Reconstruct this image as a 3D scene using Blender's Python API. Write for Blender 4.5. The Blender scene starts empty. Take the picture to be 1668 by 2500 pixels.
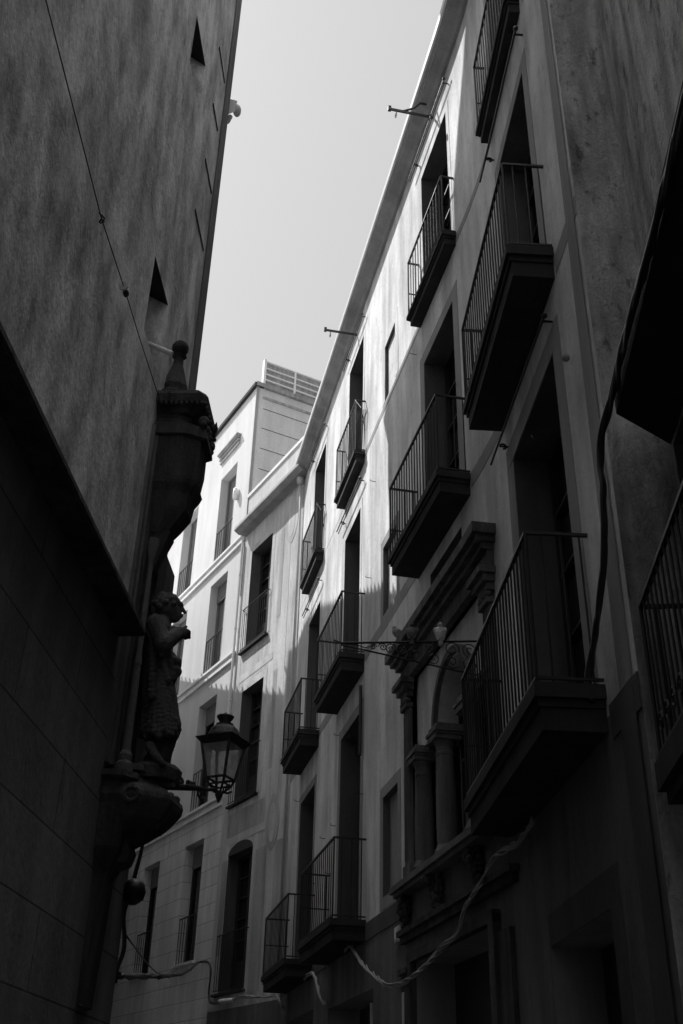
import bpy, math, random
from mathutils import Vector, noise
random.seed(7)
SC=bpy.context.scene; COL=SC.collection
# ------------------------------------------------------------------ camera numbers
F=2524.8; PITCH=.539408; ROLL=.025948; EYE=1.6
def norm2(x,y):
    l=math.hypot(x,y); return x/l,y/l
# ------------------------------------------------------------------ frames: (s along facade, o towards street, z up)
class Fr:
    def __init__(f,x,y,th,side=1,off=0):
        f.th=th; f.d=(math.sin(th),math.cos(th)); f.n=(-math.cos(th)*side,math.sin(th)*side)
        f.x=x+f.n[0]*off; f.y=y+f.n[1]*off
    def P(f,s,o,z): return (f.x+f.d[0]*s+f.n[0]*o, f.y+f.d[1]*s+f.n[1]*o, z)
thB,thR,thC,thL=-.044853,-.199689,-.500694,.046241
B=Fr(2.1,0,thB)
x0,y0,_=B.P(9.1,0,0)
R_=Fr(x0,y0,thR)
class Curve:
    "right facade: straight near part, soft bend, straight far part; s=0 at the bend"
    def __init__(f):
        N=12; w=.85; p=[]; 
        f.w=w; f.pts=[]
        x,y,_=B.P(9.1-w,0,0); 
        ds=2*w/N
        for i in range(N+1):
            t=i/N; f.pts.append((x,y)); th=thB+(thR-thB)*min(1,(i+.5)/N)
            x+=math.sin(th)*ds; y+=math.cos(th)*ds
        # blend so that the end meets the far line exactly
        ex,ey,_=R_.P(w,0,0); dx=ex-f.pts[-1][0]; dy=ey-f.pts[-1][1]
        f.pts=[(a+dx*(i/N),b+dy*(i/N)) for i,(a,b) in enumerate(f.pts)]
        f.N=N; f.ds=ds
    def P(f,s,o,z):
        if s<=-f.w: return B.P(s+9.1,o,z)
        if s>=f.w: return R_.P(s,o,z)
        u=(s+f.w)/f.ds; i=min(f.N-1,int(u)); t=u-i
        a=f.pts[i]; b=f.pts[i+1]; th=thB+(thR-thB)*((s+f.w)/(2*f.w))
        return (a[0]+(b[0]-a[0])*t-math.cos(th)*o, a[1]+(b[1]-a[1])*t+math.sin(th)*o, z)
R=Curve()
cx,cy,_=R_.P(13.3,0,0); C=Fr(cx,cy,thC)
sx,sy,_=C.P(3.62,0,0); SD=Fr(sx,sy,math.atan2(math.cos(thC),-math.sin(thC)),-1)   # side wall of the white house
L=Fr(-1.8,0,thL,-1)
ax,ay,_=B.P(5.9,0,0); A=Fr(ax,ay,math.radians(5.8))
CO=(L.P(7.65,0,0)[0],L.P(7.65,0,0)[1])      # far corner of the left building
# ------------------------------------------------------------------ mesh builder
class MB:
    def __init__(m): m.v=[]; m.f=[]
    def add(m,vs,fs):
        b=len(m.v); m.v+= [tuple(p) for p in vs]; m.f+=[tuple(b+i for i in q) for q in fs]; return m
    def quad(m,*p): return m.add(p,[tuple(range(len(p)))])
    def hexa(m,p):
        return m.add(p,[(0,3,2,1),(4,5,6,7),(0,1,5,4),(1,2,6,5),(2,3,7,6),(3,0,4,7)])
    def box(m,fr,s0,s1,o0,o1,z0,z1,taper=0):
        return m.hexa([fr.P(s0,o0,z0),fr.P(s1,o0,z0),fr.P(s1,o1,z0),fr.P(s0,o1,z0),fr.P(s0,o0,z1),fr.P(s1,o0,z1),fr.P(s1,o1,z1),fr.P(s0,o1,z1)])
    def prof(m,fr,ss,pr):
        "extrude an (o,z) profile along the list of s values"
        n=len(pr); vs=[fr.P(s,o,z) for s in ss for o,z in pr]; fs=[]
        for i in range(len(ss)-1):
            for j in range(n):
                a=i*n+j; b=i*n+(j+1)%n; fs.append((a,b,b+n,a+n))
        fs.append(tuple(range(n))[::-1]); fs.append(tuple((len(ss)-1)*n+j for j in range(n)))
        return m.add(vs,fs)
    def plate(m,fr,pts,o0,o1):
        "extrude an (s,z) outline from o0 to o1"
        n=len(pts); vs=[fr.P(s,o0,z) for s,z in pts]+[fr.P(s,o1,z) for s,z in pts]
        fs=[tuple(range(n)),tuple(range(2*n-1,n-1,-1))]+[(i,(i+1)%n,n+(i+1)%n,n+i) for i in range(n)]
        return m.add(vs,fs)
    def tube(m,pts,r,n=6,closed=False):
        pts=[Vector(p) for p in pts]; k=len(pts); rs=r if isinstance(r,(list,tuple)) else [r]*k
        vs=[];fs=[];up=None
        for i,p in enumerate(pts):
            t=(pts[min(i+1,k-1)]-pts[max(i-1,0)]); t.normalize() if t.length>1e-9 else None
            if up is None or abs(t.dot(up))>.98: up=Vector((0,0,1)) if abs(t.z)<.9 else Vector((1,0,0))
            a=t.cross(up).normalized(); b=a.cross(t).normalized(); up=b
            for j in range(n):
                w=2*math.pi*(j+.5)/n; vs.append(p+(a*math.cos(w)+b*math.sin(w))*rs[i])
        for i in range(k-1):
            for j in range(n):
                q=i*n; fs.append((q+j,q+(j+1)%n,q+n+(j+1)%n,q+n+j))
        fs.append(tuple(range(n))[::-1]); fs.append(tuple((k-1)*n+j for j in range(n)))
        return m.add(vs,fs)
    def lathe(m,cx,cy,pr,n=20,a0=0,sx=1,sy=1):
        vs=[];fs=[]
        for r,z in pr:
            for j in range(n):
                w=a0+2*math.pi*j/n; vs.append((cx+r*math.cos(w)*sx,cy+r*math.sin(w)*sy,z))
        for i in range(len(pr)-1):
            for j in range(n):
                q=i*n; fs.append((q+j,q+(j+1)%n,q+n+(j+1)%n,q+n+j))
        fs.append(tuple(range(n))[::-1]); fs.append(tuple((len(pr)-1)*n+j for j in range(n)))
        return m.add(vs,fs)
    def ball(m,c,r,n=14,k=9):
        rx,ry,rz=r if isinstance(r,(list,tuple)) else (r,r,r)
        pr=[(math.sin(math.pi*i/k),-math.cos(math.pi*i/k)) for i in range(k+1)]; pr[0]=(.02,-1);pr[-1]=(.02,1)
        b=len(m.v); m.lathe(0,0,pr,n)
        for i in range(b,len(m.v)):
            x,y,z=m.v[i]; m.v[i]=(c[0]+x*rx,c[1]+y*ry,c[2]+z*rz)
        return m
def link(name,mb,mat,parent=None,base=(0,0,0),smooth=False,label=None):
    me=bpy.data.meshes.new(name); me.from_pydata([(a-base[0],b-base[1],c-base[2]) for a,b,c in mb.v],[],mb.f); me.validate()
    me.materials.append(mat)
    if smooth: 
        for p in me.polygons: p.use_smooth=True
    o=bpy.data.objects.new(name,me); COL.objects.link(o)
    if parent is not None: o.parent=parent
    if label: o['label']=label
    o['_b']=0; del o['_b']
    return o
def fixn(o):
    import bmesh
    bm=bmesh.new(); bm.from_mesh(o.data); bmesh.ops.recalc_face_normals(bm,faces=bm.faces); bm.to_mesh(o.data); bm.free()
def tag(o,label,cat,group=None):
    o['label']=label; o['category']=cat
    if group: o['group']=group
    return o
class Thing:
    def __init__(t,name,label,cat,loc,group=None):
        t.o=bpy.data.objects.new(name,None); COL.objects.link(t.o); t.o.location=loc; t.loc=loc; tag(t.o,label,cat,group)
    def part(t,name,mb,mat,smooth=False,label=None,under=None):
        o=link(name,mb,mat,under or t.o,t.loc,smooth,label); fixn(o); return o
def single(name,mb,mat,label,cat,loc,group=None,smooth=False):
    o=link(name,mb,mat,None,loc,smooth); o.location=loc; fixn(o); tag(o,label,cat,group); return o
# ------------------------------------------------------------------ materials (black and white place)
def newmat(n):
    m=bpy.data.materials.new(n); m.use_nodes=True; nt=m.node_tree; nt.nodes.clear(); return m,nt
def N(nt,t,**k):
    n=nt.nodes.new(t)
    for a,b in k.items():
        if a=='i':
            for c,d in b.items(): n.inputs[c].default_value=d
        else: setattr(n,a,b)
    return n
def g(v): return (v,v,v,1)
def plaster(name,base,var=.35,streak=.35,bump=.25,rough=.9,sc=1.0,spots=0.0,joints=None,th=0,grain=.12,cracks=0,sv=(1.3,1.3,.2)):
    m,nt=newmat(name); L_=nt.links.new
    out=N(nt,'ShaderNodeOutputMaterial'); bs=N(nt,'ShaderNodeBsdfPrincipled',i={'Roughness':rough,'Specular IOR Level':.15}); L_(bs.outputs[0],out.inputs[0])
    geo=N(nt,'ShaderNodeNewGeometry')
    def nz(scale,detail,vec,ro=.6):
        mp=N(nt,'ShaderNodeMapping'); mp.inputs['Scale'].default_value=vec; L_(geo.outputs['Position'],mp.inputs[0])
        n=N(nt,'ShaderNodeTexNoise',i={'Scale':scale,'Detail':detail,'Roughness':ro}); L_(mp.outputs[0],n.inputs[0]); return n.outputs['Fac']
    def ramp(src,a,b,lo,hi):
        r=N(nt,'ShaderNodeMapRange',i={'From Min':a,'From Max':b,'To Min':lo,'To Max':hi}); L_(src,r.inputs[0]); return r.outputs[0]
    def mul(a,b):
        r=N(nt,'ShaderNodeMath',operation='MULTIPLY'); L_(a,r.inputs[0]); L_(b,r.inputs[1]) if not isinstance(b,float) else setattr(r.inputs[1],'default_value',b); return r.outputs[0]
    big=ramp(nz(.9*sc,4,(1,1,.6)),.3,.7,1-var,1+var*.6)
    st=ramp(nz(2.2*sc,5,sv,.55),.32,.68,1-streak,1+streak*.55)
    fine=ramp(nz(26*sc,5,(1,1,.7),.7),.3,.7,1-grain,1+grain)
    v=mul(mul(big,st),fine)
    if spots:
        sp=ramp(nz(5*sc,8,(1,1,.45),.72),.56,.66,1.0,1-spots); v=mul(v,sp)
    hb=None
    if joints:
        row,z0,wid,mort=joints
        dp=N(nt,'ShaderNodeVectorMath',operation='DOT_PRODUCT'); dp.inputs[1].default_value=(math.sin(th),math.cos(th),0); L_(geo.outputs['Position'],dp.inputs[0])
        sepx=N(nt,'ShaderNodeSeparateXYZ'); L_(geo.outputs['Position'],sepx.inputs[0])
        ad=N(nt,'ShaderNodeMath',operation='SUBTRACT'); L_(sepx.outputs[2],ad.inputs[0]); ad.inputs[1].default_value=z0
        cb=N(nt,'ShaderNodeCombineXYZ'); L_(dp.outputs['Value'],cb.inputs[0]); L_(ad.outputs[0],cb.inputs[1])
        bt=N(nt,'ShaderNodeTexBrick',offset=.5,i={'Scale':1,'Brick Width':wid,'Row Height':row,'Mortar Size':mort,'Mortar Smooth':.2,'Bias':0,'Color1':g(1.0),'Color2':g(.9),'Mortar':g(.42)}); L_(cb.outputs[0],bt.inputs[0])
        bw=N(nt,'ShaderNodeRGBToBW'); L_(bt.outputs['Color'],bw.inputs[0]); v=mul(v,bw.outputs[0]); hb=bt.outputs['Fac']
    if cracks:
        vo=N(nt,'ShaderNodeTexVoronoi',feature='DISTANCE_TO_EDGE',i={'Scale':2.6})
        mp=N(nt,'ShaderNodeMapping'); mp.inputs['Scale'].default_value=(1.6,1.6,.7); wn=N(nt,'ShaderNodeTexNoise',i={'Scale':6,'Detail':5}); L_(geo.outputs['Position'],wn.inputs[0])
        av=N(nt,'ShaderNodeVectorMath',operation='ADD'); scv=N(nt,'ShaderNodeVectorMath',operation='SCALE'); scv.inputs['Scale'].default_value=.35
        L_(wn.outputs['Color'],scv.inputs[0]); L_(geo.outputs['Position'],av.inputs[0]); L_(scv.outputs[0],av.inputs[1]); L_(av.outputs[0],mp.inputs[0]); L_(mp.outputs[0],vo.inputs[0])
        v=mul(v,ramp(vo.outputs['Distance'],.0,.012,1-cracks,1.0))
    r=mul(v,float(base)); cl=N(nt,'ShaderNodeClamp',i={'Max':.9}); L_(r,cl.inputs[0])
    cmb=N(nt,'ShaderNodeCombineColor'); [L_(cl.outputs[0],cmb.inputs[i]) for i in range(3)]; L_(cmb.outputs[0],bs.inputs['Base Color'])
    bp=N(nt,'ShaderNodeBump',i={'Strength':bump,'Distance':.03}); h=nz(14*sc,8,(1,1,.6),.68)
    if hb is not None:
        s_=N(nt,'ShaderNodeMath',operation='SUBTRACT'); L_(h,s_.inputs[0]); L_(hb,s_.inputs[1]); h=s_.outputs[0]
    L_(h,bp.inputs['Height']); L_(bp.outputs[0],bs.inputs['Normal'])
    return m
def simple(name,base,rough=.5,spec=.5,metal=0,bump=0,bsc=40,var=.2):
    m,nt=newmat(name); L_=nt.links.new
    out=N(nt,'ShaderNodeOutputMaterial'); bs=N(nt,'ShaderNodeBsdfPrincipled',i={'Roughness':rough,'Specular IOR Level':spec,'Metallic':metal,'Base Color':g(base)}); L_(bs.outputs[0],out.inputs[0])
    geo=N(nt,'ShaderNodeNewGeometry'); n=N(nt,'ShaderNodeTexNoise',i={'Scale':bsc,'Detail':6,'Roughness':.65}); L_(geo.outputs['Position'],n.inputs[0])
    r=N(nt,'ShaderNodeMapRange',i={'From Min':.3,'From Max':.7,'To Min':base*(1-var),'To Max':base*(1+var)}); L_(n.outputs['Fac'],r.inputs[0])
    cmb=N(nt,'ShaderNodeCombineColor'); [L_(r.outputs[0],cmb.inputs[i]) for i in range(3)]; L_(cmb.outputs[0],bs.inputs['Base Color'])
    if bump:
        b=N(nt,'ShaderNodeBump',i={'Strength':bump,'Distance':.02}); L_(n.outputs['Fac'],b.inputs['Height']); L_(b.outputs[0],bs.inputs['Normal'])
    return m
def glassy(name,tr=.62):
    m,nt=newmat(name); L_=nt.links.new
    out=N(nt,'ShaderNodeOutputMaterial'); t=N(nt,'ShaderNodeBsdfTransparent',i={'Color':g(1.0)}); d=N(nt,'ShaderNodeBsdfPrincipled',i={'Base Color':g(.9),'Roughness':.25})
    tl=N(nt,'ShaderNodeBsdfTranslucent',i={'Color':g(.95)}); a=N(nt,'ShaderNodeMixShader',i={0:.5}); L_(d.outputs[0],a.inputs[1]); L_(tl.outputs[0],a.inputs[2])
    geo=N(nt,'ShaderNodeNewGeometry'); n=N(nt,'ShaderNodeTexNoise',i={'Scale':14,'Detail':4}); L_(geo.outputs['Position'],n.inputs[0])
    r=N(nt,'ShaderNodeMapRange',i={'From Min':.35,'From Max':.7,'To Min':1-tr,'To Max':1-tr+.25}); L_(n.outputs['Fac'],r.inputs[0])
    mx=N(nt,'ShaderNodeMixShader'); L_(r.outputs[0],mx.inputs[0]); L_(t.outputs[0],mx.inputs[1]); L_(a.outputs[0],mx.inputs[2]); L_(mx.outputs[0],out.inputs[0])
    return m
M={}
M['rwall']=plaster('pale_streaked_plaster',.66,.26,.32,.45,sc=1.0,grain=.09,spots=.22)
M['rdark']=plaster('grey_painted_band_plaster',.30,.15,.2,.25,grain=.08)
M['cornp']=plaster('grey_cornice_plaster',.34,.2,.2,.2)
M['rrev']=plaster('shade_toned_reveal_plaster',.12,.2,.2,.2)  # far darker than the walls: recess shade is put into the colour
M['rlow']=plaster('shade_toned_ground_floor_plaster',.17,.3,.3,.4,spots=.3)  # darker than the wall above, with street-level shade mixed into the colour
M['rough']=plaster('rough_weathered_plaster',.5,.45,.6,1.0,sc=1.6,spots=.6,cracks=.35)
M['lwall']=plaster('mottled_old_plaster',.74,.38,.5,.7,sc=1.3,spots=.4,sv=(1.5,1.5,.62),grain=.22)
M['llow']=plaster('shade_toned_ashlar_render',.24,.3,.25,.5,joints=(.4,4.17,1.9,.006),th=thL,spots=.25)  # joints are real; overall tone lowered to add shade low in the street
M['dwall']=plaster('mottled_grey_stucco',.6,.22,.3,.3,sc=1.5,spots=.12)
M['dlight']=plaster('light_painted_stucco',.58,.12,.2,.25)
M['ddark']=plaster('dark_painted_stucco',.44,.2,.3,.25)
M['cwall']=plaster('smooth_white_render',.60,.06,.07,.08,grain=.03,rough=.85)
M['ctrim']=plaster('white_stone_trim',.78,.06,.1,.1,grain=.04)
M['clow']=plaster('pale_ashlar_render',.80,.1,.18,.3,joints=(.405,4.09,1.5,.008),th=thC,grain=.05)
M['twall']=plaster('bounce_white_wall',.8,.08,.1,.1)  # unseen neighbour fronts, kept near white to bounce light into the street
M['cside']=plaster('grey_panel_render',.62,.1,.12,.2)
M['stone']=plaster('dark_carved_stone',.10,.4,.5,.8,sc=2.5,spots=.3)
M['stone2']=plaster('grey_column_stone',.17,.25,.3,.6,sc=2,spots=.2)
M['lowdark']=plaster('shade_toned_low_paint',.10,.25,.25,.3)  # band paint made darker, low-street shade included in its colour
M['stone3']=plaster('weathered_grey_carving',.14,.35,.4,.7,sc=2.5,spots=.3)
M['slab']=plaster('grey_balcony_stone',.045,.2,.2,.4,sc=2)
M['iron']=simple('black_wrought_iron',.01,.45,.5,bump=.2,bsc=60)
M['ironw']=simple('weathered_lamp_iron',.05,.55,.4,bump=.5,bsc=35,var=.7)
M['wood']=simple('dark_window_wood',.025,.5,.4,bsc=30)
M['glass']=simple('dark_window_glass',.012,.06,.8,var=0)
M['shut']=simple('grey_blind_and_sunlit_pane',.16,.6,.3)  # roller blinds, and window panes painted lighter where the sun falls
M['white']=simple('white_paint',.75,.5,.4,var=.05)
M['board']=plaster('grey_timber_boards',.36,.2,.3,.3,sc=3)
M['cable']=simple('grey_cable_sheath',.32,.45,.5,bump=.3,bsc=80,var=.6)
M['rubber']=simple('black_cable_sheath',.03,.4,.5)
M['ground']=plaster('street_paving',.12,.2,.1,.3)
M['lens']=glassy('lantern_glass')
M['feather']=simple('pale_feathers',.38,.8,.1,bsc=60,var=.5,bump=.3)
M['dfeather']=simple('dark_feathers',.06,.7,.2,bsc=60,var=.4)
M['tile']=plaster('roof_tile_clay',.3,.3,.1,.4)
M['porc']=simple('pale_porcelain',.6,.2,.5)
def sp(u,v,y):
    "point of the plane at depth y seen at photo pixel (u,v); used only to read sizes off the photograph"
    a=(u-834)/F; b=(v-1250)/F
    r=[a*_RT[i]+b*_DN[i]+_FD[i] for i in range(3)]; t=y/r[1]
    return Vector((r[0]*t,y,EYE+r[2]*t))
_rot=lambda v:(v[0]*math.cos(ROLL)-v[1]*math.sin(ROLL),v[0]*math.sin(ROLL)+v[1]*math.cos(ROLL),v[2])
_U=_rot((0,-math.cos(PITCH),math.sin(PITCH)));_W=_rot((0,math.sin(PITCH),math.cos(PITCH)));_X=_rot((1,0,0))
_RT=(_X[0],_W[0],_U[0]);_DN=(_X[1],_W[1],_U[1]);_FD=(_X[2],_W[2],_U[2])
# ------------------------------------------------------------------ building blocks
def srange(a,b,step): 
    n=max(1,int(math.ceil((b-a)/step))); return [a+(b-a)*i/n for i in range(n+1)]
def wall(fr,s0,s1,z0,z1,ops,depth=.35,o=0,curved=None,arch=()):
    mb=MB(); rvs=[]
    S=sorted(set([s0,s1]+[q for w in ops for q in w[:2]]+( [x for x in srange(curved[0],curved[1],curved[2])] if curved else [])))
    S=[s for s in S if s0-1e-6<=s<=s1+1e-6]; Z=sorted(set([z0,z1]+[q for w in ops for q in w[2:4]]))
    Z=[z for z in Z if z0-1e-6<=z<=z1+1e-6]
    for i in range(len(S)-1):
        for j in range(len(Z)-1):
            a,b,c,d=S[i],S[i+1],Z[j],Z[j+1]; m=((a+b)/2,(c+d)/2)
            if any(w[0]<m[0]<w[1] and w[2]<m[1]<w[3] for w in ops): continue
            mb.quad(fr.P(a,o,c),fr.P(b,o,c),fr.P(b,o,d),fr.P(a,o,d))
    for w in ops:
        a,b,c,d=w[:4]; dp=w[4] if len(w)>4 else depth; i_=o-dp; rv=MB(); rvs.append(rv)
        rv.quad(fr.P(a,o,c),fr.P(a,i_,c),fr.P(a,i_,d),fr.P(a,o,d)); rv.quad(fr.P(b,o,c),fr.P(b,i_,c),fr.P(b,i_,d),fr.P(b,o,d))
        rv.quad(fr.P(a,o,d),fr.P(a,i_,d),fr.P(b,i_,d),fr.P(b,o,d)); rv.quad(fr.P(a,o,c),fr.P(a,i_,c),fr.P(b,i_,c),fr.P(b,o,c))
    return mb,rvs
def reveals(T,rvs,mat,name='window_reveal'):
    for r in rvs: T.part(name,r,M[mat])
def window(T,fr,s0,s1,z0,z1,o,kind='french',matf='wood',matg='glass',leaves=2,bars=3,fw=.05):
    m=MB(); t=.05
    m.box(fr,s0,s0+fw,o,o+t,z0,z1); m.box(fr,s1-fw,s1,o,o+t,z0,z1); m.box(fr,s0+fw,s1-fw,o,o+t,z1-fw,z1); m.box(fr,s0+fw,s1-fw,o,o+t,z0,z0+fw)
    w=(s1-s0-2*fw)/leaves
    for i in range(leaves):
        a=s0+fw+w*i; b=a+w
        m.box(fr,a,a+.045,o+.01,o+t+.015,z0+fw,z1-fw); m.box(fr,b-.045,b,o+.01,o+t+.015,z0+fw,z1-fw)
        zb=z0+fw+(.55 if kind=='french' else .05)
        if kind=='french': m.box(fr,a+.045,b-.045,o+.005,o+t,z0+fw,zb)
        for k in range(bars+1):
            zz=zb+(z1-fw-zb)*k/(bars+1); m.box(fr,a+.045,b-.045,o+.012,o+t+.008,zz,zz+.03)
    w_=T.part('window',m,M[matf])
    p=MB(); p.quad(fr.P(s0,o+.004,z0),fr.P(s1,o+.004,z0),fr.P(s1,o+.004,z1),fr.P(s0,o+.004,z1)); T.part('pane',p,M[matg],under=w_)
    return w_
def surround(T,fr,s0,s1,z0,z1,w,mat,name='window_surround',o=.006,bottom=False):
    m=MB()
    m.box(fr,s0-w,s0,-.002,o,z0,z1); m.box(fr,s1,s1+w,-.002,o,z0,z1); m.box(fr,s0-w,s1+w,-.002,o,z1,z1+w)
    if bottom: m.box(fr,s0-w,s1+w,-.002,o,z0-w,z0)
    return T.part(name,m,M[mat])
def railing(fr,s0,s1,o0,o1,z0,z1,n,midbar=None,side=2,wave=0):
    m=MB(); r=.008
    def bar(a,b,rr): m.tube([a,b],rr,5)
    O=o1
    m.box(fr,s0,s1,O-.02,O+.012,z1-.025,z1)
    for s in (s0,s1): m.box(fr,s-.012,s+.012,o0,O,z1-.025,z1)
    m.box(fr,s0,s1,O-.012,O+.008,z0+.03,z0+.05)
    for s in (s0,s1): m.box(fr,s-.01,s+.01,o0,O,z0+.03,z0+.05)
    if midbar:
        m.box(fr,s1-.006,s1+.006,o0,O,z0+midbar,z0+midbar+.02)
    for i in range(n+1):
        s=s0+(s1-s0)*i/n; rr=.013 if i in (0,n) else r
        bar(fr.P(s,O-.002,z0-.0),fr.P(s,O-.002,z1-.01),rr)
    k=max(1,int(round((O-o0)/.13)))
    for s in (s0,s1):
        for i in range(side):
            o=o0+(O-o0)*(i+.6)/(side+.4); bar(fr.P(s,o,z0),fr.P(s,o,z1-.01),r)
    return m
def slabmesh(fr,s0,s1,dp,z0,z1,rng):
    m=MB(); ss=[s0]+[x for x in rng if s0<x<s1]+[s1]
    h=z1-z0
    def lay(a,d0,c,d):
        q=[s0+a]+[x for x in rng if s0+a<x<s1-a]+[s1-a]
        m.prof(fr,q,[(-.02,c),(d0,c),(d0,d),(-.02,d)])
    lay(0,dp,z1-h*.32,z1); lay(.03,dp-.03,z1-h*.5,z1-h*.32-.001); 
    q=[s0+.05]+[x for x in rng if s0+.05<x<s1-.05]+[s1-.05]
    lay(.045,dp-.05,z0,z1-h*.5-.001)
    return m
def balcony(T,fr,s0,s1,dp,z0,z1,zr,n,mid=None,side=2,rng=(),label=None):
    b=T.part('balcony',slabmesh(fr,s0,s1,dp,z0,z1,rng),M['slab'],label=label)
    T.part('railing',railing(fr,s0+.03,s1-.03,-.02,dp-.03,z1,zr,n,mid,side),M['iron'],under=b)
    return b
def rod(T,fr,s0,s1,z,o=.09,two=True,r=.011):
    m=MB()
    m.tube([fr.P(s0,o,z),fr.P(s1,o+.01,z-.02)],r,6); m.ball(fr.P(s0-.02,o,z),.028,10,6)
    if two: m.tube([fr.P(s0,o-.01,z-.07),fr.P(s1-.05,o-.01,z-.09)],r*.8,5)
    m.tube([fr.P(s0+.05,0,z),fr.P(s0+.05,o,z)],r,5)
    q=s1-.35*(1 if s1-s0>1 else .3); ring=[fr.P(q,o+.0+.035*math.cos(a)-.03,z-.02+.03*math.sin(a)) for a in [i*math.pi*1.5/8 for i in range(9)]]
    m.tube([fr.P(q,0,z-.02)]+[fr.P(q,.06,z-.02)]+ring,r*.9,5)
    return T.part('curtain_rod',m,M['iron'])
def hook(m,fr,s,z,up=1):
    m.tube([fr.P(s,-.01,z),fr.P(s,.06,z),fr.P(s+.01,.09,z+.01),fr.P(s+.02,.09,z+.04)],.006,5)
# ================================================================== RIGHT CURVED BUILDING
bend=srange(-1.05,1.05,.15)
T=Thing('apartment_building','tall streaky plaster house with a curved front, iron balconies and a columned window','building',(2.2,9,0))
B2R=lambda s:s-9.1
rops=[(1.32,2.66,12.17,14.98,.35),(6.75,8.0,12.17,15.08,.35),(10.45,11.72,12.17,15.02,.35),
      (1.38,2.75,8.2,11.2,.35),(6.8,8.08,8.17,11.14,.35),(10.45,11.75,8.12,11.04,.35),
      (6.55,8.05,4.12,7.27,.38),(10.35,11.85,4.1,7.18,.38),
      (B2R(6.97),B2R(8.2),12.3,15.0,.35),(B2R(6.97),B2R(8.3),8.33,11.24,.35),(B2R(6.93),B2R(8.6),4.15,7.4,.4),
      (1.42,2.7,7.14,7.72,.3),
      (4.36,5.05,12.2,13.38,.055),(4.36,5.15,8.25,9.42,.08),(4.36,5.15,4.22,5.52,.1),
      (.45,3.72,4.14,6.66,.02),
      (.95,3.6,0,3.25,.5),(B2R(6.95),B2R(8.6),0,2.86,.45),(5.65,8.55,0,3.2,.6),(9.78,12.6,0,3.3,.6)]
wm,rv=wall(R,B2R(5.9),13.3,4.0,15.9,[w for w in rops if w[2]>=4],curved=(-1.05,1.05,.15))
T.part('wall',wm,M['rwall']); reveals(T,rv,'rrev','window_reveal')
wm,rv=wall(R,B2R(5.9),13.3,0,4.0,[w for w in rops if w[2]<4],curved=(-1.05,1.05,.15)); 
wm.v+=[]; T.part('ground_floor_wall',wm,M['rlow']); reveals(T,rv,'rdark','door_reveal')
# body behind, so the house is solid from above and behind
m=MB(); m.prof(R,[B2R(5.9)]+bend+[13.3],[(-.72,0),(-7,0),(-7,15.88),(-.72,15.88)]); m.prof(R,[B2R(5.9)]+bend+[13.3],[(-.001,15.88),(-7,15.88),(-7,16.0),(-.001,16.0)])
T.part('roof',m,M['tile'])
m=MB(); m.box(B,5.885,5.9,-.6,0,0,15.9); T.part('end_wall',m,M['rough'])
# windows
for (a,b,c,d,dp) in rops[:11]: window(T,R,a,b,c,d,-dp+.0,bars=3)
window(T,R,1.42,2.7,7.14,7.72,-.3,kind='fixed',bars=0)
for k,(a,b,c,d,dp) in enumerate(rops[12:15]):
    m=MB(); m.quad(R.P(a,-dp+.002,c),R.P(b,-dp+.002,c),R.P(b,-dp+.002,d),R.P(a,-dp+.002,d)); T.part('blind_window',m,M['rwall'] if k<2 else M['rdark'])
    surround(T,R,a,b,c,d,.15 if k else .18,'rwall' if k==0 else 'rdark',bottom=(k!=0))
for (a,b,c,d,w,mt) in [(1.38,2.75,8.2,11.2,.2,'rdark'),(B2R(6.97),B2R(8.3),8.33,11.24,.17,'rdark'),(B2R(6.93),B2R(8.6),4.15,7.4,.24,'rdark'),(6.55,8.05,4.12,7.27,.17,'rdark'),
     (10.35,11.85,4.1,7.18,.15,'rdark'),(6.8,8.08,8.17,11.14,.13,'rwall'),(10.45,11.75,8.12,11.04,.13,'rwall'),(1.32,2.66,12.17,14.98,.12,'rwall'),(B2R(6.97),B2R(8.2),12.3,15.0,.15,'rdark'),(6.75,8.0,12.17,15.08,.12,'rwall'),(10.45,11.72,12.17,15.02,.12,'rwall')]:
    surround(T,R,a,b,c,d,w,mt)
# painted string bands at the floor levels (thin coat 4 mm proud, interrupted by openings)
def band(z0,z1,mat,spans,o=.004,name='painted_band'):
    for a,b in spans:
        m=MB(); q=[a]+[x for x in bend if a<x<b]+[b]; m.prof(R,q,[(-.003,z0),(o,z0),(o,z1),(-.003,z1)]); T.part(name,m,M[mat])
band(8.0,8.2,'rdark',[(B2R(5.9),B2R(6.6)),(B2R(9.0),1.0),(3.25,6.35),(8.5,10.1),(12.05,13.3)])
band(12.03,12.16,'rdark',[(B2R(5.9),B2R(6.7)),(B2R(8.6),1.15),(2.95,6.5)])
band(12.0,12.13,'rwall',[(8.35,10.2),(12.2,13.3)])
band(3.82,4.05,'lowdark',[(B2R(5.9),B2R(6.5)),(.0,.1),(4.1,6.1),(8.8,10.0),(12.7,13.3)],o=.012)
# slanted dark vertical stripe
m=MB(); m.add([B.P(5.905,.008,16),B.P(6.02,.008,16),B.P(6.26,.008,4.06),B.P(5.99,.008,4.06)],[(0,1,2,3)]); T.part('painted_stripe',m,M['rdark'])
m=MB(); m.add([B.P(5.99,.014,4.05),B.P(6.3,.014,4.05),B.P(6.35,.014,0),B.P(6.02,.014,0)],[(0,1,2,3)]); T.part('painted_stripe',m,M['lowdark'])
# cornice
pr=[(-.01,15.82),(.05,15.83),(.1,15.88),(.2,15.915),(.235,15.92),(.24,15.95),(.255,15.955),(.258,15.99),(.27,15.995),(.272,16.04),(-.01,16.06)]
m=MB(); m.prof(R,[B2R(5.9)]+bend+[13.5],pr); T.part('cornice',m,M['cornp'])
m=MB(); m.prof(R,[B2R(5.9)]+bend+[13.5],[(.262,16.0),(.3,16.01),(.315,16.08),(.262,16.1)]); T.part('gutter',m,M['white'])
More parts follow.
